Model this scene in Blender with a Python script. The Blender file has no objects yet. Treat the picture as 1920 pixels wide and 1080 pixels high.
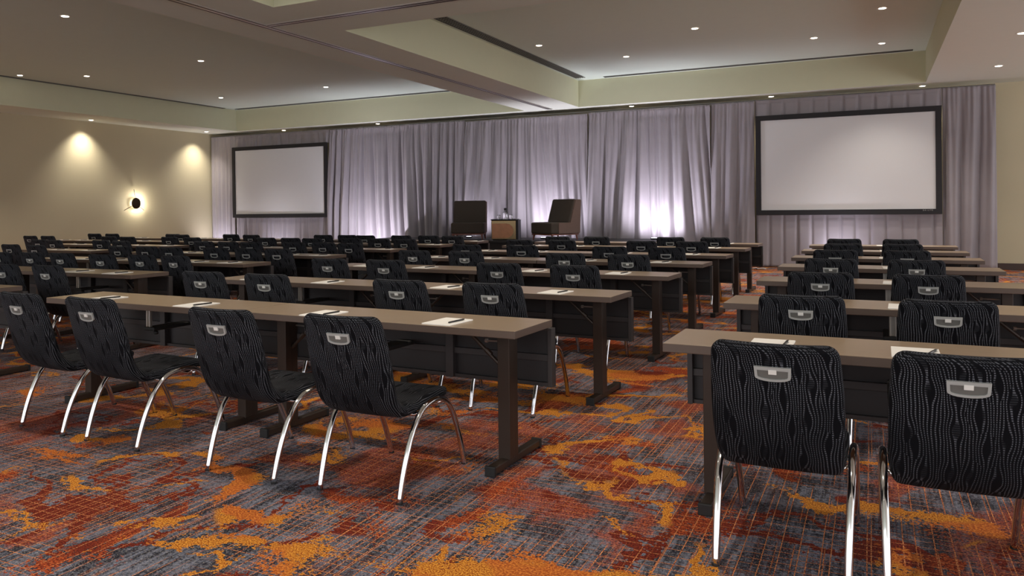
import bpy, bmesh, math, random
from mathutils import Vector, Matrix
R = math.radians
rnd = random.Random(7)
SC = bpy.context.scene
COL = SC.collection

# ------------------------------------------------------------------ camera
cam_d = bpy.data.cameras.new('camera'); cam = bpy.data.objects.new('camera', cam_d); COL.objects.link(cam)
SC.camera = cam
yaw, pitch, roll = R(27.052), R(-0.390), R(-0.676)
fw = Vector((-math.sin(yaw)*math.cos(pitch), math.cos(yaw)*math.cos(pitch), math.sin(pitch)))
rt0 = Vector((math.cos(yaw), math.sin(yaw), 0)); up0 = rt0.cross(fw)
rt = math.cos(roll)*rt0 + math.sin(roll)*up0; up = -math.sin(roll)*rt0 + math.cos(roll)*up0
m = Matrix((rt, up, -fw)).transposed().to_4x4(); m.translation = (0, 0, 1.338)
cam.matrix_world = m
cam_d.sensor_fit = 'HORIZONTAL'; cam_d.sensor_width = 36
cam_d.lens = 1501.57/1920*36
cam_d.shift_x = (960-869.96)/1920; cam_d.shift_y = (400.24-540)/1920
cam_d.clip_start = .05; cam_d.clip_end = 100

# ------------------------------------------------------------------ world, exposure
w = bpy.data.worlds.new('world'); SC.world = w; w.use_nodes = True
w.node_tree.nodes['Background'].inputs[0].default_value = (.97, .97, 1.0, 1)
w.node_tree.nodes['Background'].inputs[1].default_value = 1.45
SC.view_settings.view_transform = 'Standard'; SC.view_settings.look = 'None'
SC.view_settings.gamma = 1; SC.view_settings.use_curve_mapping = False
SC.view_settings.exposure = 0.55
DOWN_W, UP_W, WALL_W = 125, 210, 125          # lamp powers

# ------------------------------------------------------------------ materials
def lin(c):
    return tuple(((x/255)/12.92 if x/255 <= .04045 else ((x/255+.055)/1.055)**2.4) for x in c)+(1,)
class NT:
    def __init__(s, name):
        s.m = bpy.data.materials.new(name); s.m.use_nodes = True; s.t = s.m.node_tree
        s.b = s.t.nodes['Principled BSDF']
    def n(s, typ, **k):
        nd = s.t.nodes.new(typ)
        for a, v in k.items(): setattr(nd, a, v)
        return nd
    def set(s, nd, i, v):
        if isinstance(v, bpy.types.NodeSocket): s.t.links.new(v, nd.inputs[i])
        elif v is not None: nd.inputs[i].default_value = v
    def math(s, op, a, b=None, c=None, clamp=False):
        nd = s.n('ShaderNodeMath', operation=op, use_clamp=clamp)
        s.set(nd, 0, a)
        if b is not None: s.set(nd, 1, b)
        if c is not None: s.set(nd, 2, c)
        return nd.outputs[0]
    def mix(s, f, a, b):
        nd = s.n('ShaderNodeMix', data_type='RGBA'); s.set(nd, 0, f); s.set(nd, 6, a); s.set(nd, 7, b)
        return nd.outputs[2]
    def noise(s, vec, scale, detail=2, rough=.5, dist=0, dim='3D', out=0):
        nd = s.n('ShaderNodeTexNoise', noise_dimensions=dim)
        s.set(nd, 'Vector', vec); s.set(nd, 'Scale', scale); s.set(nd, 'Detail', detail); s.set(nd, 'Roughness', rough); s.set(nd, 'Distortion', dist)
        return nd.outputs[out]
    def mapping(s, vec, scale=(1,1,1), loc=(0,0,0)):
        nd = s.n('ShaderNodeMapping'); s.set(nd, 0, vec); nd.inputs['Scale'].default_value = scale; nd.inputs['Location'].default_value = loc
        return nd.outputs[0]
    def ramp(s, f, lo, hi):
        nd = s.n('ShaderNodeMapRange', interpolation_type='SMOOTHSTEP'); s.set(nd, 0, f); s.set(nd, 1, lo); s.set(nd, 2, hi); return nd.outputs[0]
    def coord(s, w='Object'): return s.n('ShaderNodeTexCoord').outputs[w]
    def bump(s, h, strength=.3, dist=.01):
        nd = s.n('ShaderNodeBump'); s.set(nd, 'Height', h); nd.inputs['Strength'].default_value = strength; nd.inputs['Distance'].default_value = dist
        s.t.links.new(nd.outputs[0], s.b.inputs['Normal'])
def simple(name, rgb, rough=.5, metal=0, var=.06, vscale=6, bump=0, bscale=60, spec=.5):
    t = NT(name); c = lin(rgb); co = t.coord()
    f = t.noise(co, vscale, 3)
    a = tuple(x*(1-var) for x in c[:3])+(1,); b = tuple(min(1, x*(1+var)) for x in c[:3])+(1,)
    t.t.links.new(t.mix(f, a, b), t.b.inputs['Base Color'])
    t.b.inputs['Roughness'].default_value = rough; t.b.inputs['Metallic'].default_value = metal
    t.b.inputs['Specular IOR Level'].default_value = spec
    if bump: t.bump(t.noise(co, bscale, 3), bump, .01)
    return t.m
def emit(name, rgb, s):
    t = NT(name); t.b.inputs['Base Color'].default_value = lin(rgb)
    t.b.inputs['Emission Color'].default_value = lin(rgb); t.b.inputs['Emission Strength'].default_value = s
    return t.m

M = {}
M['wall'] = simple('wall_paper', (190,179,150), .75, var=.03, vscale=1.5, bump=.08, bscale=150)
M['ceil'] = simple('ceiling_paint', (206,217,206), .85, var=.02)
M['soffit'] = simple('soffit_paint', (212,214,202), .85, var=.02)
M['coffer'] = simple('coffer_paint', (204,204,174), .8, var=.02)
M['base'] = simple('baseboard_wood', (58,38,28), .5)
M['track'] = simple('track_metal', (200,194,188), .3, .8)
M['slot'] = simple('track_slot', (12,11,11), .8)
M['white_metal'] = simple('white_metal', (225,222,214), .4)
M['chrome'] = simple('chrome', (225,225,228), .09, 1, var=.01)
M['rubber'] = simple('black_rubber', (20,20,20), .6)
M['satin'] = simple('satin_plastic', (168,170,167), .35, 0, var=.02)
M['satin_dk'] = simple('recess_grey', (104,104,100), .45, 0)
M['tabwhite'] = simple('latch_white', (230,230,224), .4)
M['bronze'] = simple('table_leg_metal', (56,44,36), .42, .35)
M['panel'] = simple('modesty_plastic', (36,33,34), .55, var=.08)
M['ribs'] = simple('modesty_rib_plastic', (50,46,46), .5, var=.08)
M['alu'] = simple('bracket_aluminium', (190,186,178), .3, .8)
M['screen'] = simple('screen_fabric', (208,207,208), .9, var=.01)
M['frame'] = simple('screen_frame', (22,20,24), .7)
M['print'] = simple('frame_print', (170,168,165), .6)
M['brown_fab'] = simple('lounge_fabric', (62,54,46), .9, var=.1, vscale=30, bump=.2, bscale=300)
M['brown_side'] = simple('lounge_side_fabric', (104,84,76), .85, var=.08, vscale=20)
M['redwood'] = simple('lounge_wood', (110,58,40), .4)
M['stage'] = simple('stage_black', (26,24,26), .75)
M['gold'] = simple('champagne_metal', (128,108,78), .25, .9)
M['walnut'] = simple('walnut', (168,112,72), .4, var=.25, vscale=9)
M['paper'] = simple('paper', (245,243,238), .8, var=.01)
M['pen'] = simple('pen_black', (24,22,22), .3)
M['cable'] = simple('cable_black', (22,20,20), .5)
M['cablew'] = simple('cable_white', (220,218,212), .5)
M['lens'] = emit('lamp_lens', (255,240,222), 6)
M['ledlens'] = emit('uplight_lens', (232,226,255), 6)
M['sconce_glow'] = emit('sconce_lamp', (255,244,220), 14)
M['sconce_disc'] = simple('sconce_bronze', (56,40,26), .35, .6, var=.3, vscale=12)
t = NT('clear_glass'); t.b.inputs['Transmission Weight'].default_value = 1; t.b.inputs['Roughness'].default_value = .03
t.b.inputs['Base Color'].default_value = (.95,.97,.96,1); M['glass'] = t.m

# laminate table top
t = NT('brown_laminate'); co = t.coord()
f = t.noise(t.mapping(co, (3,40,3)), 1.6, 4, .6); g = t.noise(co, 5, 2)
c = t.mix(f, lin((140,121,98)), lin((164,143,118))); c = t.mix(t.math('MULTIPLY', g, .3), c, lin((150,124,102)))
t.t.links.new(c, t.b.inputs['Base Color']); t.b.inputs['Roughness'].default_value = .28
M['laminate'] = t.m
M['edge'] = simple('laminate_edge', (88,72,62), .45, var=.05)

# drapes
t = NT('grey_mauve_drape'); co = t.coord()
f = t.noise(co, 2.5, 3); c = t.mix(f, lin((132,125,130)), lin((150,143,148)))
t.t.links.new(c, t.b.inputs['Base Color']); t.b.inputs['Roughness'].default_value = .62
t.b.inputs['Sheen Weight'].default_value = .25
M['drape'] = t.m

# stitched chair fabric, driven by UV (metres across, metres along)
t = NT('black_stitched_fabric'); uv = t.coord('UV')
sep = t.n('ShaderNodeSeparateXYZ'); t.t.links.new(uv, sep.inputs[0]); U, V = sep.outputs[0], sep.outputs[1]
n1 = t.noise(t.mapping(uv, (11,6.5,1)), 1, 1.5, .5)
muv = t.mapping(uv, (13,8.5,0)); vo = t.n('ShaderNodeTexVoronoi', voronoi_dimensions='2D', feature='F1'); t.t.links.new(muv, vo.inputs['Vector']); vo.inputs['Scale'].default_value = 1; vo.inputs['Randomness'].default_value = .9
df = t.n('ShaderNodeVectorMath', operation='SUBTRACT'); t.t.links.new(muv, df.inputs[0]); t.t.links.new(vo.outputs['Position'], df.inputs[1])
dx = t.n('ShaderNodeSeparateXYZ'); t.t.links.new(df.outputs[0], dx.inputs[0])
d2 = t.math('ADD', t.math('MULTIPLY', t.math('MULTIPLY', dx.outputs[0], dx.outputs[0]), 14), t.math('MULTIPLY', t.math('MULTIPLY', dx.outputs[1], dx.outputs[1]), 7))
ex = t.math('POWER', 2.718, t.math('MULTIPLY', d2, -1))
d = t.math('MULTIPLY_ADD', t.math('MULTIPLY', dx.outputs[0], ex), -92/13*1.0, t.math('MULTIPLY', t.math('SUBTRACT', n1, .5), 2.6))
u = t.math('ADD', t.math('MULTIPLY', U, 92), d)
fr = t.math('ABSOLUTE', t.math('SUBTRACT', t.math('FRACT', u), .5))
lm = t.math('SUBTRACT', 1, t.ramp(fr, .10, .22))
dash = t.ramp(t.math('ABSOLUTE', t.math('SUBTRACT', t.math('FRACT', t.math('MULTIPLY', V, 125)), .5)), .14, .24)
br = t.ramp(t.noise(t.mapping(uv, (5,4,1), (7,1,0)), 1, 2), .25, .75)
void = t.math('SUBTRACT', 1, t.math('MULTIPLY', t.ramp(ex, .55, .8), .85))
mk = t.math('MULTIPLY', t.math('MULTIPLY', t.math('MULTIPLY', lm, dash), void), t.math('MULTIPLY_ADD', br, .55, .25))
c = t.mix(mk, lin((7,8,13)), lin((116,119,127)))
t.t.links.new(c, t.b.inputs['Base Color']); t.b.inputs['Roughness'].default_value = .85
t.b.inputs['Specular IOR Level'].default_value = .15
t.bump(t.math('MULTIPLY', lm, dash), .25, .002)
M['chairfab'] = t.m

# carpet
t = NT('carpet'); co = t.coord(); sep = t.n('ShaderNodeSeparateXYZ'); t.t.links.new(co, sep.inputs[0]); X, Y = sep.outputs[0], sep.outputs[1]
def lines(axis, scale, width, off, other_scale, brk):
    v = t.n('ShaderNodeTexVoronoi', voronoi_dimensions='1D', feature='DISTANCE_TO_EDGE')
    wob = t.math('MULTIPLY', t.math('SUBTRACT', t.noise(co, .7, 1), .5), .03)
    wv = t.math('MULTIPLY_ADD', t.math('ADD', axis, wob), scale, off); t.t.links.new(wv, v.inputs['W'])
    mk = t.math('SUBTRACT', 1, t.ramp(v.outputs[0], width*scale*.6, width*scale))
    b = t.ramp(t.noise(t.mapping(co, other_scale, (off, off*2, 0)), 1, 2), brk-.03, brk+.05)
    return t.math('MULTIPLY', mk, b)
tuft = t.noise(co, 150, 1, .6); tuft2 = t.noise(co, 55, 2, .6); tuft3 = t.noise(t.mapping(co, (1,1,1), (31,7,0)), 110, 1, .6)
sp = t.ramp(tuft, .38, .62); sp3 = t.ramp(tuft3, .44, .6)
grain = t.math('MULTIPLY', t.math('SUBTRACT', tuft2, .5), .24)     # breaks up every edge
streak = t.noise(t.mapping(co, (48,2.6,1)), 1, 2, .6); streak2 = t.noise(t.mapping(co, (3,50,1), (4,1,0)), 1, 2, .6)
region = t.noise(t.mapping(co, (1,1,1), (5,5,0)), 1.1, 2)
slate = t.mix(t.ramp(t.math('MULTIPLY_ADD', tuft2, .35, t.math('MULTIPLY', t.math('MULTIPLY_ADD', streak, .45, t.math('MULTIPLY', t.noise(t.mapping(co, (7,4,1)), 1, 3, .6), .55)), .65)), .42, .60), lin((38,38,48)), lin((122,126,142)))
slate = t.mix(t.math('MULTIPLY', t.ramp(tuft, .54, .72), .65), slate, lin((182,176,168)))
slate = t.mix(t.math('MULTIPLY', t.math('SUBTRACT', 1, t.ramp(tuft3, .30, .46)), .6), slate, lin((30,28,36)))
slate = t.mix(t.math('MULTIPLY', t.math('MULTIPLY', t.ramp(streak2, .55, .62), t.ramp(region, .45, .6)), .5), slate, lin((104,70,54)))
slate = t.mix(t.math('MULTIPLY', t.ramp(region, .52, .66), .35), slate, lin((62,50,50)))
rust = t.mix(sp, lin((74,26,20)), lin((136,52,34)))
rust2 = t.mix(sp3, rust, lin((190,90,46)))
orange = t.mix(sp, lin((150,74,24)), lin((234,162,64)))
salmon = t.mix(sp, lin((150,72,40)), lin((240,164,108)))
def warp(scale, amt, dt):
    jag = t.noise(co, scale, dt, .7, out=1)
    cv = t.n('ShaderNodeVectorMath', operation='SUBTRACT'); t.t.links.new(jag, cv.inputs[0]); cv.inputs[1].default_value = (.5,.5,.5)
    jv = t.n('ShaderNodeVectorMath', operation='SCALE'); t.t.links.new(cv.outputs[0], jv.inputs[0]); jv.inputs['Scale'].default_value = amt
    return jv.outputs[0]
def vadd(a_, b_):
    av = t.n('ShaderNodeVectorMath', operation='ADD'); t.t.links.new(a_, av.inputs[0]); t.t.links.new(b_, av.inputs[1]); return av.outputs[0]
jc = vadd(vadd(vadd(co, warp(9, .20, 3)), warp(24, .09, 2)), warp(1.6, .9, 1))
def blob(off, sc, th, stretch):
    nn = t.noise(t.mapping(jc, stretch, off), sc, 1.4, .5, .9)
    return t.math('ADD', nn, grain), th
def bmask(b_, w_=.02): return t.ramp(b_[0], b_[1], b_[1]+w_)
rb = blob((1.7,.4,0), 1.7, .61, (1,.7,1)); ob = blob((9.1,5.2,0), 1.9, .615, (.55,1.25,1)); xb = blob((4.1,15.2,0), 1.5, .575, (1.1,.7,1))
def branch(off, wd, brk, sc=.8):
    nn = t.noise(t.mapping(jc, (1,1,1), off), sc, 1.5, .5, .6)
    a_ = t.math('ABSOLUTE', t.math('SUBTRACT', nn, .5))
    wv_ = t.math('MULTIPLY', t.noise(t.mapping(co, (1,1,1), off), 2.5, 1), wd*2)
    mk = t.math('LESS_THAN', t.math('ADD', a_, t.math('MULTIPLY', grain, .06)), wv_)
    return t.math('MULTIPLY', mk, t.ramp(t.noise(t.mapping(co, (1,1,1), (off[1], off[0], 0)), 1.2, 1), brk, brk+.04))
c = slate
c = t.mix(t.math('MULTIPLY', lines(X, 11, .006, 3.3, (2.4,2.8,1), .54), .7), c, rust)
c = t.mix(t.math('MULTIPLY', lines(Y, 8, .006, 8.8, (2.6,2.2,1), .54), .7), c, rust)
c = t.mix(t.math('MULTIPLY', bmask(xb, .10), .75), c, rust2)
c = t.mix(branch((3,3,0), .012, .42), c, rust)
c = t.mix(bmask(rb), c, t.mix(t.ramp(t.noise(co, 1.7, 2), .46, .54), rust, rust2))
c = t.mix(lines(X, 3.4, .0115, 1.3, (1.2,.9,1), .42), c, salmon)
c = t.mix(lines(Y, 3.6, .011, 5.8, (.9,1.2,1), .40), c, salmon)
c = t.mix(lines(X, 3.1, .013, 7.3, (.8,1.5,1), .50), c, t.mix(sp, rust2, salmon))
c = t.mix(branch((11,4,0), .014, .46), c, orange)
c = t.mix(bmask(ob), c, t.mix(t.ramp(t.noise(co, 2.2, 2), .47, .56), orange, t.mix(sp3, lin((168,84,38)), lin((220,132,58)))))
t.t.links.new(c, t.b.inputs['Base Color']); t.b.inputs['Roughness'].default_value = .95
t.b.inputs['Specular IOR Level'].default_value = .15
t.bump(tuft, .5, .006)
M['carpet'] = t.m

# ------------------------------------------------------------------ mesh helpers
def link(name, me, mat, parent=None, smooth=False):
    if smooth:
        for p in me.polygons: p.use_smooth = True
    if mat is not None and not me.materials: me.materials.append(mat)
    o = bpy.data.objects.new(name, me); COL.objects.link(o)
    if parent: o.parent = parent
    return o
def bm_obj(name, bm, mat, parent=None, smooth=False):
    me = bpy.data.meshes.new(name)
    bmesh.ops.recalc_face_normals(bm, faces=bm.faces); bm.to_mesh(me); bm.free()
    return link(name, me, mat, parent, smooth)
def box(bm, x0, x1, y0, y1, z0, z1, bev=0, seg=2):
    r = bmesh.ops.create_cube(bm, size=1)['verts']
    for v in r:
        v.co = Vector((x0+(v.co.x+.5)*(x1-x0), y0+(v.co.y+.5)*(y1-y0), z0+(v.co.z+.5)*(z1-z0)))
    if bev:
        es = list({e for v in r for e in v.link_edges})
        bmesh.ops.bevel(bm, geom=es, offset=bev, segments=seg, affect='EDGES', profile=.5)
def bxo(name, dims, mat, parent=None, bev=0):
    bm = bmesh.new(); box(bm, *dims, bev=bev); return bm_obj(name, bm, mat, parent)
def tube(bm, pts, r, n=10, cap=True):
    pts = [Vector(p) for p in pts]; rings = []; prev = None
    for i, p in enumerate(pts):
        a = pts[max(i-1,0)]; b = pts[min(i+1,len(pts)-1)]; tg = (b-a).normalized()
        if prev is None: u = tg.orthogonal().normalized()
        else: u = (prev - tg*prev.dot(tg)).normalized()
        prev = u; v = tg.cross(u); rr = r[i] if isinstance(r, (list,tuple)) else r
        rings.append([bm.verts.new(p+rr*(math.cos(2*math.pi*k/n)*u+math.sin(2*math.pi*k/n)*v)) for k in range(n)])
    for i in range(len(rings)-1):
        for k in range(n): bm.faces.new((rings[i][k], rings[i][(k+1)%n], rings[i+1][(k+1)%n], rings[i+1][k]))
    if cap:
        bm.faces.new(rings[0][::-1]); bm.faces.new(rings[-1])
def lathe(bm, prof, n=20, c=(0,0,0)):
    rings = [[bm.verts.new((c[0]+r*math.cos(2*math.pi*k/n), c[1]+r*math.sin(2*math.pi*k/n), c[2]+z)) for k in range(n)] for r, z in prof]
    for i in range(len(rings)-1):
        for k in range(n): bm.faces.new((rings[i][k], rings[i][(k+1)%n], rings[i+1][(k+1)%n], rings[i+1][k]))
    bm.faces.new(rings[0][::-1]); bm.faces.new(rings[-1])
def prism(bm, poly, y0, y1):
    a = [bm.verts.new((x, y0, z)) for x, z in poly]; b = [bm.verts.new((x, y1, z)) for x, z in poly]
    bm.faces.new(a); bm.faces.new(b[::-1])
    for i in range(len(a)):
        j = (i+1) % len(a); bm.faces.new((a[i], b[i], b[j], a[j]))
def smooth_path(pts, n=6):
    P = [Vector(p) for p in pts]; out = []
    for i in range(len(P)-1):
        p0 = P[max(i-1,0)]; p1 = P[i]; p2 = P[i+1]; p3 = P[min(i+2,len(P)-1)]
        for k in range(n):
            s = k/n
            out.append(.5*((2*p1)+(-p0+p2)*s+(2*p0-5*p1+4*p2-p3)*s*s+(-p0+3*p1-3*p2+p3)*s**3))
    out.append(P[-1]); return out
def tag(o, label=None, cat=None, group=None, kind=None):
    if label: o['label'] = label
    if cat: o['category'] = cat
    if group: o['group'] = group
    if kind: o['kind'] = kind
    return o
def empty(name, loc=(0,0,0), rz=0, **k):
    o = bpy.data.objects.new(name, None); COL.objects.link(o); o.location = loc; o.rotation_euler = (0,0,rz)
    o.empty_display_size = .1
    return tag(o, **k)
KIDS = {}
def kids(o):
    return [c for c in bpy.data.objects if c.parent == o]
def snapshot(o): KIDS[o.name] = [(c, [g for g in kids(c)]) for c in kids(o)]
def dup(o, loc, rz=0, detail=2):
    r = o.copy(); COL.objects.link(r); r.location = loc; r.rotation_euler = (0,0,rz)
    for c, gs in KIDS[o.name]:
        d = c.copy(); COL.objects.link(d); d.parent = r
        if detail > 1:
            for g in gs:
                h = g.copy(); COL.objects.link(h); h.parent = d
    return r
def structure(o): o['kind'] = 'structure'; return o

# ------------------------------------------------------------------ room shell
XW, YW, ZS, ZH, YC = -17.93, 18.80, 3.671, 4.287, 17.94
NEAR = -5.0
structure(bxo('floor', (XW-.2, 7, NEAR, YW+.2, -.1, 0), M['carpet']))
structure(bxo('wall_left', (XW-.2, XW, NEAR, YW+.2, 0, ZH), M['wall']))
structure(bxo('wall_back', (XW, 7, YW, YW+.2, 0, ZH), M['wall']))
structure(bxo('baseboard_back', (XW+.02, 7, YW-.018, YW, 0, .13), M['base'], bev=.004))
structure(bxo('baseboard_left', (XW, XW+.018, NEAR, YW-.02, 0, .13), M['base'], bev=.004))
structure(bxo('ceiling', (XW-.2, 7, NEAR, YW+.2, ZH, ZH+.15), M['ceil']))
# dropped soffits and beams between the coffers; undersides soffit paint, upright faces coffer paint
def soffit(name, x0, x1, y0, y1, z=ZS, m0='soffit'):
    bm = bmesh.new(); box(bm, x0, x1, y0, y1, z, ZH)
    o = bm_obj(name, bm, M[m0]); o.data.materials.append(M['coffer'])
    for p in o.data.polygons:
        if abs(p.normal.z) < .5: p.material_index = 1
    return structure(o)
XL, XM0, XM1, XR = -16.637, -7.49, -6.119, .931
soffit('trim_1', XW, XL, NEAR, YC)
soffit('trim_2', XW, 7, YC, YW)
soffit('trim_3', XM0, XM1, NEAR, YC)
soffit('trim_4', XM1, XR, 7.23, 8.62)
soffit('trim_5', XR, 7, NEAR, YC)
# coffer lip trims
# airwall tracks
def track(name, label, x0, x1, y0, y1, along):
    t_ = empty(name, ((x0+x1)/2, (y0+y1)/2, ZS), label=label, cat='ceiling track')
    cx, cy = (x0+x1)/2, (y0+y1)/2
    bxo('rail', (x0-cx, x1-cx, y0-cy, y1-cy, -.012, 0), M['track'], t_)
    for s in (-1, 1):
        if along == 'y': d = (s*.038-.006, s*.038+.006, y0-cy, y1-cy, -.014, -.011)
        else: d = (x0-cx, x1-cx, s*.038-.006, s*.038+.006, -.014, -.011)
        bxo('slot', d, M['slot'], t_)
    return t_
track('ceiling_track', 'long metal partition track running the length of the ceiling beam', -6.895, -6.765, NEAR+.1, YC, 'y')
track('ceiling_track', 'metal partition track crossing the near beam, joining the long track', -6.76, 6.5, 7.84, 7.97, 'x')
# air grilles
def grille(label, x0, x1, y0, y1, z, along, n, big=False):
    cx, cy = (x0+x1)/2, (y0+y1)/2
    g = empty('air_grille', (cx, cy, z), label=label, cat='air vent')
    bxo('backing', (x0-cx, x1-cx, y0-cy, y1-cy, -.006, 0), M['slot'], g)
    bm = bmesh.new()
    if big:
        for i in range(5):
            xx = x0-cx+(x1-x0)*i/4; box(bm, xx-.004, xx+.004, y0-cy, y1-cy, -.016, -.004)
        k = int((y1-y0)/.075)
        for i in range(k): yy = y0-cy+(y1-y0)*i/k; box(bm, x0-cx, x1-cx, yy-.008, yy+.008, -.012, -.006)
    else:
        if along == 'x':
            for yy in (y0-cy, 0, y1-cy): box(bm, x0-cx, x1-cx, yy-.005, yy+.005, -.014, -.004)
        else:
            for xx in (x0-cx, 0, x1-cx): box(bm, xx-.005, xx+.005, y0-cy, y1-cy, -.014, -.004)
    bm_obj('fins', bm, M['satin_dk'] if not big else M['satin_dk'], g)
grille('wide slatted air grille along left edge of the right ceiling recess', -6.03, -5.82, 8.7, 17.55, ZH, 'y', 0, True)
grille('thin slot vent along far edge of the right ceiling recess', -5.43, .71, 17.66, 17.77, ZH, 'x', 0)
grille('thin slot vent along far edge of the left ceiling recess', -16.45, -7.6, 17.68, 17.80, ZH, 'x', 0)
grille('thin slot vent along left edge of the left ceiling recess', -16.62, -16.54, 2.2, 17.4, ZH, 'y', 0)

# ------------------------------------------------------------------ downlights
def spot(name, loc, energy, col, size, blend, rad, parent=None, target=None):
    l = bpy.data.lights.new(name, 'SPOT'); l.energy = energy; l.color = col; l.spot_size = R(size); l.spot_blend = blend; l.shadow_soft_size = rad
    o = bpy.data.objects.new(name, l); COL.objects.link(o); o.location = loc
    if parent: o.parent = parent
    if target is not None:
        d = Vector(target)-Vector(loc); o.rotation_euler = d.to_track_quat('-Z', 'Y').to_euler()
    return o
dl = empty('recessed_downlight', (0,0,ZH))
bm = bmesh.new()
n = 24
for r0, r1, z0, z1 in ((.075,.055,-.006,-.004), (.055,.05,-.004,-.001)):
    a = [bm.verts.new((r0*math.cos(2*math.pi*k/n), r0*math.sin(2*math.pi*k/n), z0)) for k in range(n)]
    b = [bm.verts.new((r1*math.cos(2*math.pi*k/n), r1*math.sin(2*math.pi*k/n), z1)) for k in range(n)]
    for k in range(n): bm.faces.new((a[k], a[(k+1)%n], b[(k+1)%n], b[k]))
a = [bm.verts.new((.075*math.cos(2*math.pi*k/n), .075*math.sin(2*math.pi*k/n), -.006)) for k in range(n)]
b = [bm.verts.new((.078*math.cos(2*math.pi*k/n), .078*math.sin(2*math.pi*k/n), 0)) for k in range(n)]
for k in range(n): bm.faces.new((a[k], b[k], b[(k+1)%n], a[(k+1)%n]))
bm_obj('trim_ring', bm, M['white_metal'], dl)
bm = bmesh.new(); lathe(bm, [(.052,-.004),(.05,-.008),(.03,-.012)], 24); bm_obj('lens', bm, M['lens'], dl)
snapshot(dl)
first = [True]
def downlight(x, y, z, label, grp, energy, size=100, col=(1,.92,.82), target=None):
    o = dl if first[0] else dup(dl, (x,y,z)); first[0] = False
    o.location = (x, y, z); tag(o, label, 'ceiling light', grp)
    tg = target or (x, y, 0)
    spot('lamp', (x, y, z-.03), energy, col, size, .7 if target is None else 1, .05, None, tg)
LA = [(-16.21,10.96,'left recess, nearest the left wall'), (-10.77,8.01,'left recess, closest to the camera'), (-15.11,11.74,'left recess, just in from the wall-side slot vent'),
      (-11.72,11.68,'left recess, middle of the right column'), (-15.1,15.73,'left recess, far corner by slot vent'), (-11.69,15.67,'left recess, far right one before the back slot vent')]
for x, y, s in LA: downlight(x, y, ZH, 'small round downlight in the '+s, 'left recess downlights', DOWN_W*(.35 if x < -16 else 1), 55 if x < -16 else 100)
LC = [(-5.4,13.66,'right recess beside the wide grille'), (-4.31,15.55,'right recess nearest the far end of the wide grille'), (-2.62,13.67,'right recess, dim one near its middle'),
      (-.91,15.53,'right recess, bright one above the right screen'), (.17,16.7,'right recess, far right corner by the slot vent end'), (.15,13.7,'right recess, top right near the frame edge')]
for x, y, s in LC: downlight(x, y, ZH, 'small round downlight in the '+s, 'right recess downlights', DOWN_W)
downlight(1.94,16.45,ZS,'round downlight in the lowered ceiling right of the right screen','right soffit downlights',DOWN_W*.45)
downlight(1.86,13.43,ZS,'round downlight in the lowered ceiling cut by the right frame edge','right soffit downlights',DOWN_W)
WC = (1,.93,.80)
downlight(-17.56,13.75,ZS,'wall-washing downlight above the left wall, left of the sconce','left wall washers',WALL_W,100,WC,(XW,13.75,1.3))
downlight(-17.43,17.55,ZS,'wall-washing downlight above the left wall at the drape corner','left wall washers',WALL_W,100,WC,(XW,17.4,1.3))
for x, s in ((-15.3,'above the left screen'), (-12.04,'above the drape right of the left screen'), (-5.0,'above the drape right of the lounge chairs'), (-1.94,'above the left corner of the right screen'), (.9,'above the right end of the right screen')):
    downlight(x, 18.46, ZS, 'small downlight behind the curtain top, '+s, 'downlights behind the drapes', 22, 100, (1,.86,.6))
# ceiling lights beyond the view, same grid carried on towards and past the camera
for x, y in [(-15.1,7.8),(-11.7,4.1),(-15.1,3.9),(-8.7,.5),(-4.2,6.0),(-1,6.0),(-4.2,2.6),(-1,2.6),(-4.2,-.8),(-1,-.8),(-2.6,11.2),(-5.0,10.8),(.1,10.8),(-11.7,-.4)]:
    spot('lamp', (x, y, ZH-.03), DOWN_W, (1,.88,.74), 95, .7, .05, None, (x,y,0))
for x, y in [(2.6,9.4),(2.6,5.4),(2.6,1.4),(-17.56,9.9),(-17.56,6.0)]:
    spot('lamp', (x, y, ZS-.03), DOWN_W if x > 0 else WALL_W, (1,.88,.74), 90, .7, .05, None, (x if x > 0 else XW, y, 0.4))

# ------------------------------------------------------------------ wall sconce
sc = empty('wall_sconce', (XW, 15.33, 1.57), label='dark round bronze wall sconce glowing against the left wall', cat='wall light')
def disc_x(bm, r, x0, x1, n=32, dome=0):
    ring = [[bm.verts.new((x, rr*math.cos(2*math.pi*k/n), rr*math.sin(2*math.pi*k/n))) for k in range(n)] for rr, x in ((r, x0), (r, x1), (r*.75, x1+dome*.7), (r*.3, x1+dome))]
    for i in range(3):
        for k in range(n): bm.faces.new((ring[i][k], ring[i][(k+1)%n], ring[i+1][(k+1)%n], ring[i+1][k]))
    bm.faces.new(ring[0][::-1]); bm.faces.new(ring[-1])
bm = bmesh.new(); disc_x(bm, .150, .102, .115, dome=.02); bm_obj('shade_disc', bm, M['sconce_disc'], sc, True)
bm = bmesh.new(); disc_x(bm, .085, .03, .055); bm_obj('lamp_ring', bm, M['sconce_glow'], sc)
bm = bmesh.new(); disc_x(bm, .06, 0, .03); disc_x(bm, .02, .05, .106); bm_obj('mount', bm, M['sconce_disc'], sc)
for a in (90, 210, 330):
    bm = bmesh.new(); ca, sa = math.cos(R(a)), math.sin(R(a))
    tube(bm, [(.075,.13*ca,.14*sa),(.02,.38*ca,.38*sa)], .008, 8); bm_obj('arm', bm, M['chrome'], sc)
l = bpy.data.lights.new('sconce_lamp', 'POINT'); l.energy = 85; l.color = (1,.93,.78); l.shadow_soft_size = .045
o = bpy.data.objects.new('sconce_lamp', l); COL.objects.link(o); o.location = (XW+.078, 15.33+.03, 1.57)

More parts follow.
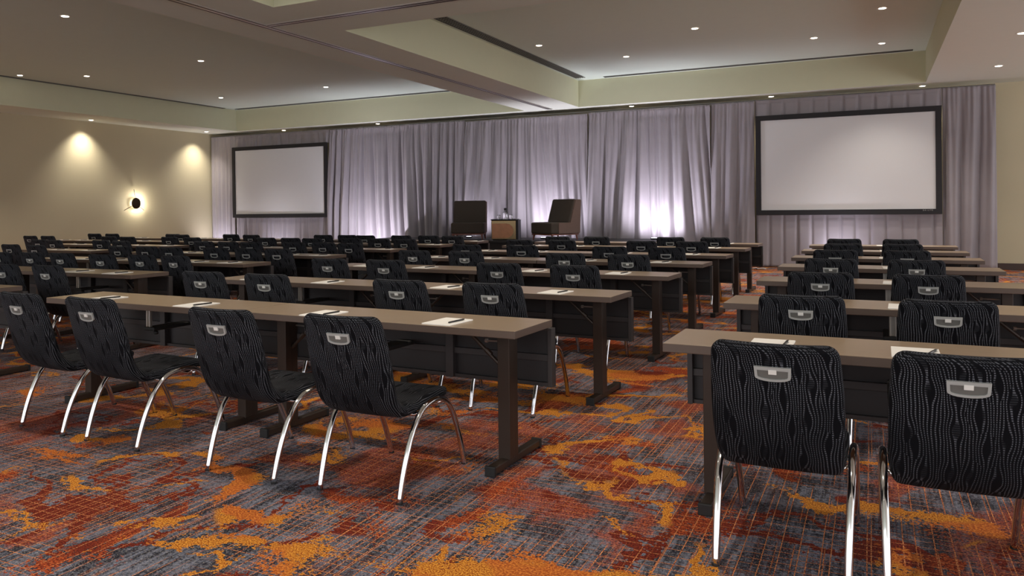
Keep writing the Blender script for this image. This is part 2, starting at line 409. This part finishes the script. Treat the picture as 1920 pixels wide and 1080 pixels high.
# ------------------------------------------------------------------ drapes
def drape(name, label, x0, x1, y, z0, z1, seed, period=.17, amp=.055, flare=.0, pleat=False, grp=None, fine=.4, hem=.07, thick=True):
    r = random.Random(seed); W = x1-x0; nx = max(12, int(W/.016)); nz = 26
    # fold centres with uneven spacing
    edges = [0]
    while edges[-1] < W:
        edges.append(edges[-1]+period*(1 if pleat else r.uniform(.55, 1.6)))
    amps = [r.uniform(.6, 1.25) for _ in edges]; slant = [r.uniform(-1, 1) for _ in edges]
    ph = [r.uniform(0, 6.28) for _ in range(6)]
    def disp(s, tt):         # s along, tt = 0 top..1 bottom
        s2 = s + flare*tt*math.sin(s*1.3+ph[0])*.5 + .05*tt*math.sin(s*5+ph[1])*(0 if pleat else 1)
        s2 = min(max(s2, 0), W)
        i = 0
        while i < len(edges)-2 and edges[i+1] < s2: i += 1
        f = (s2-edges[i])/(edges[i+1]-edges[i])
        if pleat:
            v = 1 - math.exp(-((min(f, 1-f))/.10)**2)          # flat panels, narrow creases
            d = amps[i]*v*(.35+.65*tt)
        else:
            k = amps[i]*(math.sin(math.pi*f)**(.8))
            d = k*(.35+.65*min(1, tt*1.6)) + fine*.25*math.sin(s*math.pi*2/.085+ph[2]+1.3*math.sin(s*3))*(1-min(1, tt*3.2))
            d += .28*math.sin(s2*math.pi*2/(period*3.1)+ph[3]+tt*1.5)*tt + .12*math.sin(s2*43+ph[4])*math.exp(-((tt-.5)/.5)**2)
        return d*amp
    bm = bmesh.new(); uvg = []
    zs = [z1, z1-hem*.5, z1-hem] + [z1-hem-(z1-hem-z0)*k/(nz-3) for k in range(1, nz-2)]
    for j, z in enumerate(zs):
        tt = (z1-z)/(z1-z0); row = []
        for i in range(nx+1):
            s = W*i/nx; d = disp(s, tt)
            if j == 0: d = .012
            elif j == 2: d *= .5
            row.append(bm.verts.new((s-W/2, -d, z-z0)))
        uvg.append(row)
    for j in range(len(zs)-1):
        for i in range(nx): bm.faces.new((uvg[j][i], uvg[j+1][i], uvg[j+1][i+1], uvg[j][i+1]))
    o = bm_obj(name, bm, M['drape'], None, True)
    o.location = ((x0+x1)/2, y, z0)
    sm = o.modifiers.new('thickness', 'SOLIDIFY'); sm.thickness = .004; sm.offset = 1
    return tag(o, label, 'curtain', grp)
YD = 18.2
drape('curtain', 'narrow bright grey drape in the far left corner beside the left screen', XW+.05, -16.93, YD, .02, 3.57, 1, .16, .05)
drape('valance', 'short grey drape valance above the left screen', -16.93, -13.47, YD, 3.2, 3.57, 2, .24, .05, grp='screen valances')
drape('curtain_skirt', 'grey drape skirt hanging below the left screen', -16.93, -13.47, YD, .02, 1.14, 3, .22, .06, grp='screen skirts')
drape('curtain', 'wide grey drape between the left screen and the left lounge chair', -13.46, -9.232, YD, .02, 3.56, 4, .30, .19, .35)
drape('curtain', 'grey drape behind the lounge chairs and side table', -9.225, -5.98, YD, .02, 3.535, 5, .30, .19, .5)
drape('curtain', 'grey drape right of the lounge chairs, before the plainer panel', -5.96, -3.168, YD, .02, 3.55, 6, .30, .18, .4)
drape('curtain', 'narrow grey drape bordering the left edge of the right screen', -3.16, -2.25, YD, .02, 3.56, 7, .36, .14, .3)
drape('valance', 'pleated grey drape valance above the right screen', -2.24, 1.21, YD, 3.2, 3.57, 8, .285, .05, pleat=True, grp='screen valances')
drape('curtain_skirt', 'box-pleated grey drape skirt below the right screen', -2.24, 1.21, YD, .02, 1.14, 9, .275, .07, pleat=True, grp='screen skirts')
drape('curtain', 'grey drape at the right end, beside the bare tan wall', 1.22, 2.09, YD, .0, 3.57, 10, .3, .14, .3)
bm = bmesh.new(); tube(bm, [(XW+.02, YD+.022, 3.575), (2.09, YD+.022, 3.575)], .014, 10)
tag(bm_obj('curtain_rail', bm, M['satin_dk'], None, True), 'thin horizontal rail the grey drapes hang from', 'curtain rail')

# ------------------------------------------------------------------ projection screens
def screen(label, x0, x1, z0, z1, left, right, printed):
    cx = (x0+x1)/2
    s = empty('projection_screen', (cx, YD-.10, z0), label=label, cat='projection screen', group='projection screens')
    W, H, b = (x1-x0)/2, z1-z0, .105
    bm = bmesh.new()
    box(bm, -W, W, -.05, 0, 0, b, .004); box(bm, -W, W, -.05, 0, H-b, H, .004)
    box(bm, -W, -W+b, -.05, 0, b, H-b, .004); box(bm, W-b, W, -.05, 0, b, H-b, .004)
    bm_obj('frame', bm, M['frame'], s)
    bxo('screen_surface', (-W+b-.01, W-b+.01, -.022, -.012, b-.01, H-b+.01), M['screen'], s)
    for sx in (-1, 1):      # folding legs down to the floor behind the skirt
        bxo('leg', (sx*(W-.06)-.02, sx*(W-.06)+.02, .125, .16, -z0, .3), M['frame'], s)
    if printed:
        cu = bpy.data.curves.new('maker_lettering', 'FONT'); cu.body = 'DA-LITE'; cu.size = .034; cu.extrude = .001; cu.space_character = 1.5
        cu.materials.append(M['print']); tmp = bpy.data.objects.new('tmp_text', cu); COL.objects.link(tmp); bpy.context.view_layer.update()
        me_ = bpy.data.meshes.new_from_object(tmp.evaluated_get(bpy.context.evaluated_depsgraph_get())); bpy.data.objects.remove(tmp)
        to = bpy.data.objects.new('maker_lettering', me_); COL.objects.link(to); to.parent = s
        to.location = (W-.33, -.052, .068); to.rotation_euler = (R(90), 0, 0)
    return s
screen('blank projection screen in a black frame, the left one near the sconce wall', -16.93, -13.47, 1.13, 3.21, 0, 0, False)
screen('blank projection screen in a black frame, the right one behind the right tables', -2.22, 1.20, 1.11, 3.22, 0, 0, True)

# ------------------------------------------------------------------ stage and its furniture
st = empty('stage_platform', (-7.5, 17.0, 0), label='low black stage platform under the lounge chairs', cat='stage')
bxo('deck', (-3.6, 3.5, -.95, .85, .56, .60), M['stage'], st, bev=.004)
bxo('skirt', (-3.57, 3.47, -.92, .82, 0, .56), M['stage'], st)
def lounge(label, x, y, rz):
    c = empty('lounge_chair', (x, y, .60), rz, label=label, cat='lounge chair', group='lounge chairs on the stage')
    # local: faces -y, width x, seat front y=-.38
    bm = bmesh.new(); prism_pts = None
    box(bm, -.38, .38, -.40, .36, .15, .40, .035, 3); bm_obj('seat', bm, M['brown_fab'], c, False)
    bm = bmesh.new()     # raked back slab with thickness, outer shell
    prof = [(.10,.38),(.26,.90),(.44,.90),(.40,.15),(.18,.15)]
    a = [bm.verts.new((-.385, yy, zz)) for yy, zz in prof]; b = [bm.verts.new((.385, yy, zz)) for yy, zz in prof]
    bm.faces.new(a); bm.faces.new(b[::-1])
    for i in range(len(a)): j = (i+1) % len(a); bm.faces.new((a[i], a[j], b[j], b[i]))
    bmesh.ops.bevel(bm, geom=list(bm.edges), offset=.018, segments=2, affect='EDGES')
    bm_obj('backrest', bm, M['brown_side'], c)
    bm = bmesh.new()
    prof = [(.06,.40),(.215,.91),(.275,.91),(.13,.39)]
    a = [bm.verts.new((-.37, yy, zz)) for yy, zz in prof]; b = [bm.verts.new((.37, yy, zz)) for yy, zz in prof]
    bm.faces.new(a); bm.faces.new(b[::-1])
    for i in range(len(a)): j = (i+1) % len(a); bm.faces.new((a[i], a[j], b[j], b[i]))
    bmesh.ops.bevel(bm, geom=list(bm.edges), offset=.012, segments=2, affect='EDGES')
    bm_obj('back_cushion', bm, M['brown_fab'], c)
    for s in (-1, 1): bxo('side_panel', (s*.383-.006, s*.383+.006, -.20, .30, .16, .39), M['brown_side'], c, bev=.003)
    bxo('base_rail', (-.37, .37, -.38, .36, .12, .15), M['redwood'], c, bev=.004)
    for sx in (-1, 1):
        for sy in (-.34, .32):
            bm = bmesh.new(); tube(bm, [(sx*.33, sy, .13), (sx*.345, sy*1.06, .004)], [.024,.014], 8); bm_obj('leg', bm, M['redwood'], c)
    return c
lounge('dark brown armless lounge chair facing the room, left of the side table', -8.42, 16.75, R(20))
lounge('dark brown armless lounge chair seen from its side, right of the side table', -6.28, 16.75, R(-32))
tb = empty('side_table', (-7.44, 16.62, .60), R(14), label='bronze side table with rounded walnut front between the lounge chairs', cat='side table')
bm = bmesh.new(); box(bm, -.28, .28, -.22, .22, .02, .45, .012); bm_obj('body', bm, M['gold'], tb)
bxo('top', (-.29, .29, -.23, .23, .45, .475), M['frame'], tb, bev=.004)
poly = [(-.26,.05)]
for k in range(13): a = -math.pi/2+math.pi*k/12; poly.append((.06+.165*math.cos(a), .215+.165*math.sin(a)))
poly.append((-.26,.38)); bm = bmesh.new(); prism(bm, poly, -.235, -.221); bm_obj('front_panel', bm, M['walnut'], tb)
bxo('side_panel', (.281, .33, -.20, .20, 0, .46), M['frame'], tb, bev=.004)
bxo('plinth', (-.25, .25, -.19, .19, 0, .02), M['stage'], tb)
ca, sa = math.cos(R(14)), math.sin(R(14))
def on_table(x, y): return (-7.44+x*ca-y*sa, 16.62+x*sa+y*ca, 1.075)
for i, (x, y, s) in enumerate([(.03,-.05,'front'), (-.02,.07,'rear')]):
    bt = empty('water_bottle', on_table(x, y), label='clear glass water bottle on the side table, the %s one' % s, cat='bottle', group='bottles on the side table')
    bm = bmesh.new(); lathe(bm, [(.036,0),(.040,.01),(.040,.15),(.016,.19),(.015,.225)], 18); bm_obj('bottle_body', bm, M['glass'], bt, True)
    bm = bmesh.new(); lathe(bm, [(.018,.222),(.018,.25)], 14); bm_obj('cap', bm, M['frame'], bt)
for x, s in ((-.13,'left of the bottles'), (.15,'right of the bottles')):
    bm = bmesh.new(); lathe(bm, [(.028,0),(.030,.006),(.040,.05),(.036,.09),(.033,.10)], 18)
    g = bm_obj('drinking_glass', bm, M['glass'], None, True); g.location = on_table(x, -.08); tag(g, 'small upturned drinking glass on the side table, '+s, 'glass', 'glasses on the side table')
bm = bmesh.new(); lathe(bm, [(.10,0),(.10,.004)], 24); g = bm_obj('paper_doily', bm, M['paper']); g.location = on_table(.03,-.12); g.scale = (.6,.6,1)
tag(g, 'small white paper coaster at the front of the side table', 'coaster')
g.location.z = 1.0752
# uplights on floor and stage
def uplight(x, y, z, e, label, ty=YD, lean=0):
    u = empty('uplight', (x, y, z), label=label, cat='floor uplight', group='drape uplights')
    bm = bmesh.new(); lathe(bm, [(.06,0),(.075,.006),(.075,.030),(.07,.036)], 18); bm_obj('housing', bm, M['frame'], u)
    bm = bmesh.new(); lathe(bm, [(.06,.037),(.06,.040)], 18); bm_obj('lens', bm, M['ledlens'], u)
    spot('lamp', (x, y, z+.055), e, (.90,.87,1), 150, 1, .08, None, (x+lean, ty, z+1.3))
uplight(-17.35, 17.75, 0, UP_W*.3, 'floor uplight in the far left corner under the drape')
uplight(-15.2, 17.6, 0, UP_W*.22, 'floor uplight below the left screen')
uplight(-11.75, 16.9, 0, UP_W*1.5, 'floor uplight before the wide left drape')
uplight(-8.86, 17.6, .60, UP_W*.3, 'stage uplight hidden behind the left lounge chair')
uplight(-6.78, 17.30, .60, UP_W, 'stage uplight behind the lounge chairs')
uplight(-4.25, 17.40, .60, UP_W*1.1, 'stage uplight near the right end of the stage')
uplight(-.6, 17.8, 0, UP_W*.22, 'floor uplight below the right screen')
# cable clutter by the drape foot
def cable(label, mat, seed, pts):
    bm = bmesh.new(); tube(bm, smooth_path(pts, 6), .007, 6); return tag(bm_obj('power_cable', bm, mat, None, True), label, 'cable', 'cables at the drape foot')
r = random.Random(5)
def squig(x, y, r): return [(x+.06*i+r.uniform(-.05,.05), y+r.uniform(-.05,.05), .008+(.03*r.random() if i % 2 else 0)) for i in range(12)]
cable('black cable tangled on the carpet at the drape foot', M['cable'], 1, squig(-2.7, 17.42, r))
cable('white cable tangled on the carpet at the drape foot', M['cablew'], 2, squig(-2.6, 17.6, r))

# ------------------------------------------------------------------ stacking chair
def chair_profile():
    P = [(-.145,.86),(-.115,.76),(-.080,.64),(-.045,.535),(.000,.452),(.070,.402),(.155,.394),(.26,.402),(.37,.412),(.46,.415),(.520,.400)]
    P = smooth_path([(0,a,b) for a, b in P], 5)
    return P
def shell_part(name, i0, i1, P, S, parent, cap0, cap1):
    n = len(P)-1; tot = S[-1]
    bm = bmesh.new(); uvl = bm.loops.layers.uv.new('UVMap'); rings = []; meta = []
    st_ = list(range(i0, i1+1))
    for i in st_:
        p = P[i]; a = P[max(i-1,0)]; b = P[min(i+1,n)]; tg = (b-a).normalized(); nm = Vector((0, tg.z, -tg.y))   # outward (rear/under)
        s = S[i]
        W = .206 + .014*math.sin(math.pi*min(1, s/(tot*.55))) if s < tot*.55 else .206+.008*math.sin(math.pi*(s-tot*.55)/(tot*.45))
        Hh = .024 + .008*math.exp(-((s-.52)/.12)**2)
        e = min(s, tot-s); rr = .045
        if e < rr: q = math.sqrt(max(0, 1-((rr-e)/rr)**2)); W = W-rr*(1-q); 
        if e < .022: Hh *= math.sqrt(max(.04, 1-((.022-e)/.022)**2))
        r_ = Hh*.85; ring = []; mt = []
        for (cx, ch, a0) in ((W-r_, Hh-r_, 0), (-(W-r_), Hh-r_, 90), (-(W-r_), -(Hh-r_), 180), (W-r_, -(Hh-r_), 270)):
            for k in range(4):
                an = R(a0+30*k); xx = cx+r_*math.cos(an); hh = ch+r_*math.sin(an)
                ring.append((xx, hh))
        full = []
        for k in range(len(ring)):
            x0_, h0_ = ring[k]; x1_, h1_ = ring[(k+1) % len(ring)]
            full.append((x0_, h0_))
            if abs(x1_-x0_) > W:
                for q in range(1, 7): full.append((x0_+(x1_-x0_)*q/7, h0_+(h1_-h0_)*q/7))
        vs = []
        curve = .022*math.exp(-((s-.15)/.3)**2)
        for xx, hh in full:
            dish = -curve*(xx/.21)**2       # edges come forward
            if hh < 0 and s > .6: dish += .0
            vs.append(bm.verts.new(p + nm*(hh+dish) + Vector((xx, 0, 0)))); mt.append((xx, s))
        peri = [0]
        for q in range(1, len(full)): peri.append(peri[-1]+math.hypot(full[q][0]-full[q-1][0], full[q][1]-full[q-1][1]))
        mt = [(.3+q_*1.0, s) for q_ in peri]
        if i == st_[0]: pass
        rings.append(vs); meta.append(mt)
    def face(vs, uvs):
        f = bm.faces.new(vs)
        for l_, u_ in zip(f.loops, uvs): l_[uvl].uv = u_
    m_ = len(rings[0])
    for j in range(len(rings)-1):
        for k in range(m_):
            k2 = (k+1) % m_
            ua, ub = meta[j][k2], meta[j+1][k2]
            if k2 == 0: ua = (meta[j][k][0]+.01, ua[1]); ub = (meta[j+1][k][0]+.01, ub[1])
            face((rings[j][k], rings[j][k2], rings[j+1][k2], rings[j+1][k]), (meta[j][k], ua, ub, meta[j+1][k]))
    if cap0: face(rings[0][::-1], meta[0][::-1])
    if cap1: face(rings[-1], meta[-1])
    return bm_obj(name, bm, M['chairfab'], parent, True)
ch = empty('stacking_chair', (0,0,0))
P = chair_profile()
# densify ends
S = [0]
for i in range(1, len(P)): S.append(S[-1]+(P[i]-P[i-1]).length)
def resample(P, S, ss):
    out = []
    for s in ss:
        i = 0
        while i < len(S)-2 and S[i+1] < s: i += 1
        f = (s-S[i])/(S[i+1]-S[i]); out.append(P[i].lerp(P[i+1], f))
    return out
tot = S[-1]
ss = [0,.002,.006,.012,.02,.03,.045] + [.045+(tot-.09)*k/34 for k in range(1, 34)] + [tot-.045,tot-.03,tot-.02,tot-.012,tot-.006,tot-.002,tot]
P = resample(P, S, ss); S = ss
split = min(range(len(S)), key=lambda i: abs(S[i]-.56))
back = shell_part('backrest', 0, split, P, S, ch, True, False)
seat = shell_part('seat', split, len(P)-1, P, S, ch, False, True)
# handle plate on the rear of the back
def back_frame(s):
    i = min(range(len(S)), key=lambda i: abs(S[i]-s)); tg = (P[i+1]-P[i-1]).normalized(); nm = Vector((0, tg.z, -tg.y)); return P[i], tg, nm
p, tg, nm = back_frame(.105)
if nm.y > 0: pass
origin = p + nm*.0255
hp = []
def shield(w, h0, h1, n=9):          # outline in (x, down)
    o_ = [(-w, -h0), (w, -h0), (w*.97, h1*.45)]
    for k in range(1, n): a = math.pi*k/n; o_.append((w*.97*math.cos(a), h1*.45+h1*.55*math.sin(a)))
    o_.append((-w*.97, h1*.45)); return o_
def plate(name, outer, d0, d1, mat, parent, hole=None):
    bm = bmesh.new()
    def V_(x, dn, d): return bm.verts.new(origin + Vector((x,0,0)) + tg*dn + nm*d)
    if hole is None:
        a = [V_(x, y, d0) for x, y in outer]; b = [V_(x, y, d1) for x, y in outer]
        bm.faces.new(a); bm.faces.new(b)
        for i in range(len(a)): j = (i+1) % len(a); bm.faces.new((a[i], a[j], b[j], b[i]))
    else:
        a, b, c_, d_ = [V_(x, y, d0) for x, y in outer], [V_(x, y, d1) for x, y in outer], [V_(x, y, d1) for x, y in hole], [V_(x, y, d0) for x, y in hole]
        for A_, B_ in ((a, b), (b, c_), (c_, d_)):
            for i in range(len(a)): j = (i+1) % len(a); bm.faces.new((A_[i], A_[j], B_[j], B_[i]))
    return bm_obj(name, bm, mat, parent)
so = shield(.060, .024, .030); si = [(x*.84, y*.62+.003) for x, y in so]
hd = plate('handle', so, -.006, .005, M['satin'], ch, si)
plate('handle_recess', [(x*1.02, y*1.02) for x, y in si], -.006, .0005, M['satin_dk'], hd)
plate('latch', [(-.013,-.015),(.013,-.015),(.013,.002),(-.013,.002)], 0, .0065, M['tabwhite'], hd)
# chrome side frames: each one bent tube making a rear and a front leg
for sx in (-1, 1):
    xo = sx*.230
    pts = [(sx*.225,0,0),(sx*.228,.035,.14),(sx*.236,.085,.27),(xo,.165,.385),(xo,.27,.425),(xo,.40,.436),(xo,.49,.425),(xo,.54,.375),(sx*.234,.585,.26),(sx*.228,.615,.12),(sx*.225,.63,0)]
    # steeper rear leg, rounded knee
    pts = [(sx*.222,0,.004),(sx*.224,.032,.12),(sx*.227,.075,.23),(xo,.128,.322),(xo,.20,.382),(xo,.29,.403),(xo,.38,.400),(xo,.45,.368),(xo,.51,.300),(sx*.228,.565,.20),(sx*.226,.608,.10),(sx*.224,.64,.004)]
    bm = bmesh.new(); tube(bm, smooth_path(pts, 4), .0145, 10)
    lf = bm_obj('leg_frame', bm, M['chrome'], ch, True)
    for yy in (0, .64):
        bm = bmesh.new(); lathe(bm, [(.0150,0),(.0150,.009),(.012,.011)], 10, (sx*.223, yy, 0)); bm_obj('foot_cap', bm, M['rubber'], lf)
bm = bmesh.new()
for yy, zz in ((.20,.366),(.40,.374)):
    tube(bm, [(-.230,yy,zz+.012),(-.19,yy,zz-.008),(.19,yy,zz-.008),(.230,yy,zz+.012)], .010, 8)
bm_obj('underframe', bm, M['chrome'], ch, True)
snapshot(ch)

# ------------------------------------------------------------------ folding training table (origin: front right top corner projected to floor; extends -x and +y)
TW, TD, TT = 1.83, .457, .038
tbl = empty('training_table', (0,0,0))
o = bxo('tabletop', (-TW, 0, 0, TD, .74-TT, .74), M['laminate'], tbl, bev=.0025)
o.data.materials.append(M['edge'])
for p_ in o.data.polygons:
    if abs(p_.normal.z) < .5: p_.material_index = 1
for xl in (-.165, -TW+.165):
    bm = bmesh.new(); box(bm, xl-.034, xl+.034, .20, .250, .04, .70, .003); box(bm, xl-.026, xl+.026, .250, .315, .04, .70, .003); box(bm, xl-.05, xl+.05, .12, .40, .69, .702, .002)
    lg = bm_obj('leg', bm, M['bronze'], tbl)
    bxo('foot_bar', (xl-.025, xl+.025, .045, .60, .008, .048), M['bronze'], lg, bev=.006)
    for y0, y1 in ((.035,.055),(.59,.61)): bxo('foot_cap', (xl-.029, xl+.029, y0, y1, 0, .052), M['rubber'], lg, bev=.004)
    s = 1 if xl < -1 else -1
    bm = bmesh.new(); tube(bm, [(xl+s*.03,.26,.50),(xl+s*.26,.26,.70)], .010, 8); tube(bm, [(xl+s*.10,.26,.565),(xl+s*.13,.26,.59)], .014, 8); bm_obj('brace', bm, M['bronze'], tbl)
    bm = bmesh.new(); tube(bm, [(xl+s*.03,.30,.63),(xl+s*.14,.30,.63)], .005, 8); tube(bm, [(xl+s*.14,.30,.63),(xl+s*.155,.30,.63)], .011, 8); bm_obj('latch_rod', bm, M['alu'], tbl)
mp = bxo('modesty_panel', (-TW+.006, -.006, .500, .510, .375, .69), M['panel'], tbl)
bm = bmesh.new()
for z0, z1 in ((.375,.395),(.51,.545),(.672,.69)): box(bm, -TW+.006, -.006, .477, .502, z0, z1, .002)
for x0 in (-TW+.006, -TW/2-.30, -TW/2+.25, -.031): box(bm, x0, x0+.025 if x0 in (-TW+.006,-.031) else x0+.05, .460, .502, .375, .69, .002)
bm_obj('panel_ribs', bm, M['ribs'], mp)
bm = bmesh.new()
xm = -TW/2
box(bm, xm-.018, xm-.010, .115, .135, .575, .70, .001); box(bm, xm+.010, xm+.018, .115, .135, .575, .70, .001); box(bm, xm-.012, xm+.012, .125, .133, .575, .70, .001)
br_ = bm_obj('bracket', bm, M['alu'], tbl)
bm = bmesh.new(); box(bm, xm-.05, xm+.05, .12, .45, .548, .572, .006); lathe(bm, [(.012,0),(.016,.004),(.016,.018),(.012,.022)], 12, (xm+.045,.14,.526)); bm_obj('hinge', bm, M['rubber'], tbl)
snapshot(tbl)
pad = bmesh.new(); box(pad, -.085, .085, 0, .235, 0, .006, .0008, 1); pad = bm_obj('notepad', pad, M['paper'])
pen = bmesh.new(); tube(pen, [(0,-.07,0),(0,-.062,0),(0,.06,0),(0,.07,0)], [.0018,.0045,.0048,.0035], 8)
tube(pen, [(.0055,.02,.003),(.0055,.068,.003)], .0012, 6); pen = bm_obj('ballpoint_pen', pen, M['pen'], None, True)

ORD = ['first','second','third','fourth','fifth','sixth','seventh','eighth','ninth','tenth']
used = {'c': False, 't': False, 'p': False, 'n': False}
def get(key, proto, loc, rz, detail=2):
    if not used[key]:
        used[key] = True; proto.location = loc; proto.rotation_euler = (0,0,rz); return proto
    if proto.type == 'EMPTY': return dup(proto, loc, rz, detail)
    o = proto.copy(); COL.objects.link(o); o.location = loc; o.rotation_euler = (0,0,rz); return o
def where(row, block): return '%s row from camera, %s block' % (ORD[row], block)
def place_table(x, y, a, row, block, k, n, gap=0):
    o = get('t', tbl, (x, y, 0), a)
    pos = '' if n == 1 else (', %s table from left' % ORD[k])
    tag(o, 'brown folding table, ' + where(row, block)+pos, 'table', 'training tables')
def place_pad(x, y, a, row, block, k):
    rz = a+rnd.uniform(-.05,.05)
    o = get('p', pad, (x, y, .7402), rz)
    tag(o, 'white notepad, %s, %s pad from left' % (where(row, block), ORD[k]), 'notepad', 'notepads on the tables')
    pr = rz-R(rnd.uniform(2,16)); lx, ly = .055, .115
    o = get('n', pen, (x+lx*math.cos(rz)-ly*math.sin(rz), y+lx*math.sin(rz)+ly*math.cos(rz), .7511), pr)
    tag(o, 'black pen on %s notepad from left, %s' % (ORD[k], where(row, block)), 'pen', 'pens on the notepads')
LEGS = {'middle':(-1.705,-3.21,-3.54,-5.045),'right':(-.655,.845),'left':(-6.415,-7.915,-8.25,-9.75),'far left':(-10.945,-12.445,-12.78,-14.28,-14.615,-16.1)}
last = {}
def place_chair(x, ytop, rz, row, block, k, far=False):
    if (row, block) != (0, 'middle'):
        if last.get('key') == (row, block) and x-last['x'] < .54: x = last['x']+.54
        for L in LEGS[block]:
            for sgn in (-1, 1):
                c0 = L+sgn*.224
                if abs(x-c0) < .078: x = c0+(.078 if x >= c0 else -.078)
            if abs(x-L) < .2: ytop -= .14 if block == 'far left' else .08
        last['key'] = (row, block); last['x'] = x
    c_, s_ = math.cos(rz), math.sin(rz)
    o = get('c', ch, (x-.145*s_, ytop+.145*c_, 0), rz, 1 if far else 2)
    tag(o, 'black fabric chair, %s, %s seat from left' % (where(row, block), ORD[k]), 'chair', 'chairs at the tables')

# --- middle block
BY = [3.54,5.12,6.78,8.31,9.76,11.34,12.70]
BX = [[-4.48,-3.78,-2.85,-2.10],[-4.72,-4.06,-2.85,-2.16],[-4.79,-4.08,-2.89,-2.18],[-4.69,-4.01,-2.83,-2.15],[-4.73,-3.94,-2.79,-2.11],[-4.66,-3.99,-2.82,-2.14],[-4.56,-3.90,-2.73,-2.08]]
BR0 = [(-4.555,3.185,-.10),(-3.895,3.15,-.05),(-2.845,3.06,-.03),(-2.14,3.08,0)]
aB = R(-2.3)
for row in range(7):
    y = BY[row]
    for k in (1, 0):
        xr = -1.54 - (1-k)*1.835*math.cos(aB); yr = y - (1-k)*1.835*math.sin(aB)
        place_table(xr, yr, aB, row, 'middle', k, 2)
    for k, x in enumerate(BX[row]):
        yt = y+math.tan(aB)*(x+1.54)
        if row == 0:
            fx, fy, fa = BR0[k]; place_chair(fx+.145*math.sin(fa), fy-.145*math.cos(fa), fa, row, 'middle', k)
        else: place_chair(x, yt-.58+rnd.uniform(-.03,.03), R(rnd.uniform(-2.5,2.5)), row, 'middle', k, row > 3)
        px = ([-4.74,-3.84,-2.81,-2.0] if row == 0 else [-4.76,-4.02,-2.86,-1.99])[k] + (0 if row == 0 else rnd.uniform(-.03,.03))
        place_pad(px, y+math.tan(aB)*(px+1.54)+rnd.uniform(.005,.035), aB, row, 'middle', k)
# --- right block
RY = [3.49,5.08,6.64,8.20,9.65,11.07,12.50]
RX = [[-.31,.26],[-.34,.32],[-.33,.32],[-.33,.32],[-.35,.30],[-.32,.30],[-.35,.32]]
aR = R(-.6)
for row in range(7):
    y = RY[row]; place_table(-.82+1.83*math.cos(aR), y+1.83*math.sin(aR), aR, row, 'right', 0, 1)
    for k, x in enumerate(RX[row]):
        place_chair(x, y-.58 + (rnd.uniform(-.02,.02) if row else 0), R(rnd.uniform(-2,2)) if row else R(-1+k*1.5), row, 'right', k, row > 3)
        place_pad((-.39,.145)[k]+(rnd.uniform(-.02,.02) if row else 0), y+(.02 if row else .02), aR, row, 'right', k)
# --- left block: three chairs to a table
AY = [3.76,5.30,6.82,8.32,9.87,11.37,12.75]
AX = {1:[-7.32,-6.72], 2:[-9.66,-9.12,-8.57,-7.79,-7.25,-6.72], 3:[-9.44,-8.91,-8.38,-7.62,-7.09,-6.56], 4:[-9.40,-8.87,-8.34,-7.62,-7.09,-6.55],
      5:[-9.42,-8.88,-8.34,-7.66,-7.12,-6.56], 6:[-9.24,-8.71,-8.18,-7.50,-6.97,-6.44]}
aA = R(-.5)
for row in range(7):
    y = AY[row]
    for k in ((1,) if row == 0 else (1, 0)):
        xr = -6.25-(1-k)*1.835; place_table(xr, y-(1-k)*1.835*math.sin(aA), aA, row, 'left', k, 2)
    for k, x in enumerate(AX.get(row, [])):
        place_chair(x, y-.55+rnd.uniform(-.03,.03), R(rnd.uniform(-1,1)), row, 'left', k, row > 2)
        px = min(x+.14, -6.36) if k < 5 else x+.12
        place_pad(px, y+rnd.uniform(.01,.04), aA, row, 'left', k)
# --- far left block beyond the second aisle
ZX = {3:[-11.84,-11.10], 4:[-13.40,-12.80,-11.77,-11.08], 5:[-15.85,-15.25,-13.40,-12.77,-11.76,-11.05], 6:[-15.56,-14.99,-13.17,-12.59,-11.58,-10.87]}
for row, xs in ZX.items():
    y = AY[row]+.08; nT = {3:1, 4:2, 5:3, 6:3}[row]
    for k in range(nT):
        place_table(-10.78-(nT-1-k)*1.835, y, 0, row, 'far left', k, nT)
    for k, x in enumerate(xs):
        place_chair(x, y-.60+rnd.uniform(-.03,.03), 0, row, 'far left', k, True)
        place_pad(x+.12, y+rnd.uniform(.01,.04), 0, row, 'far left', k)
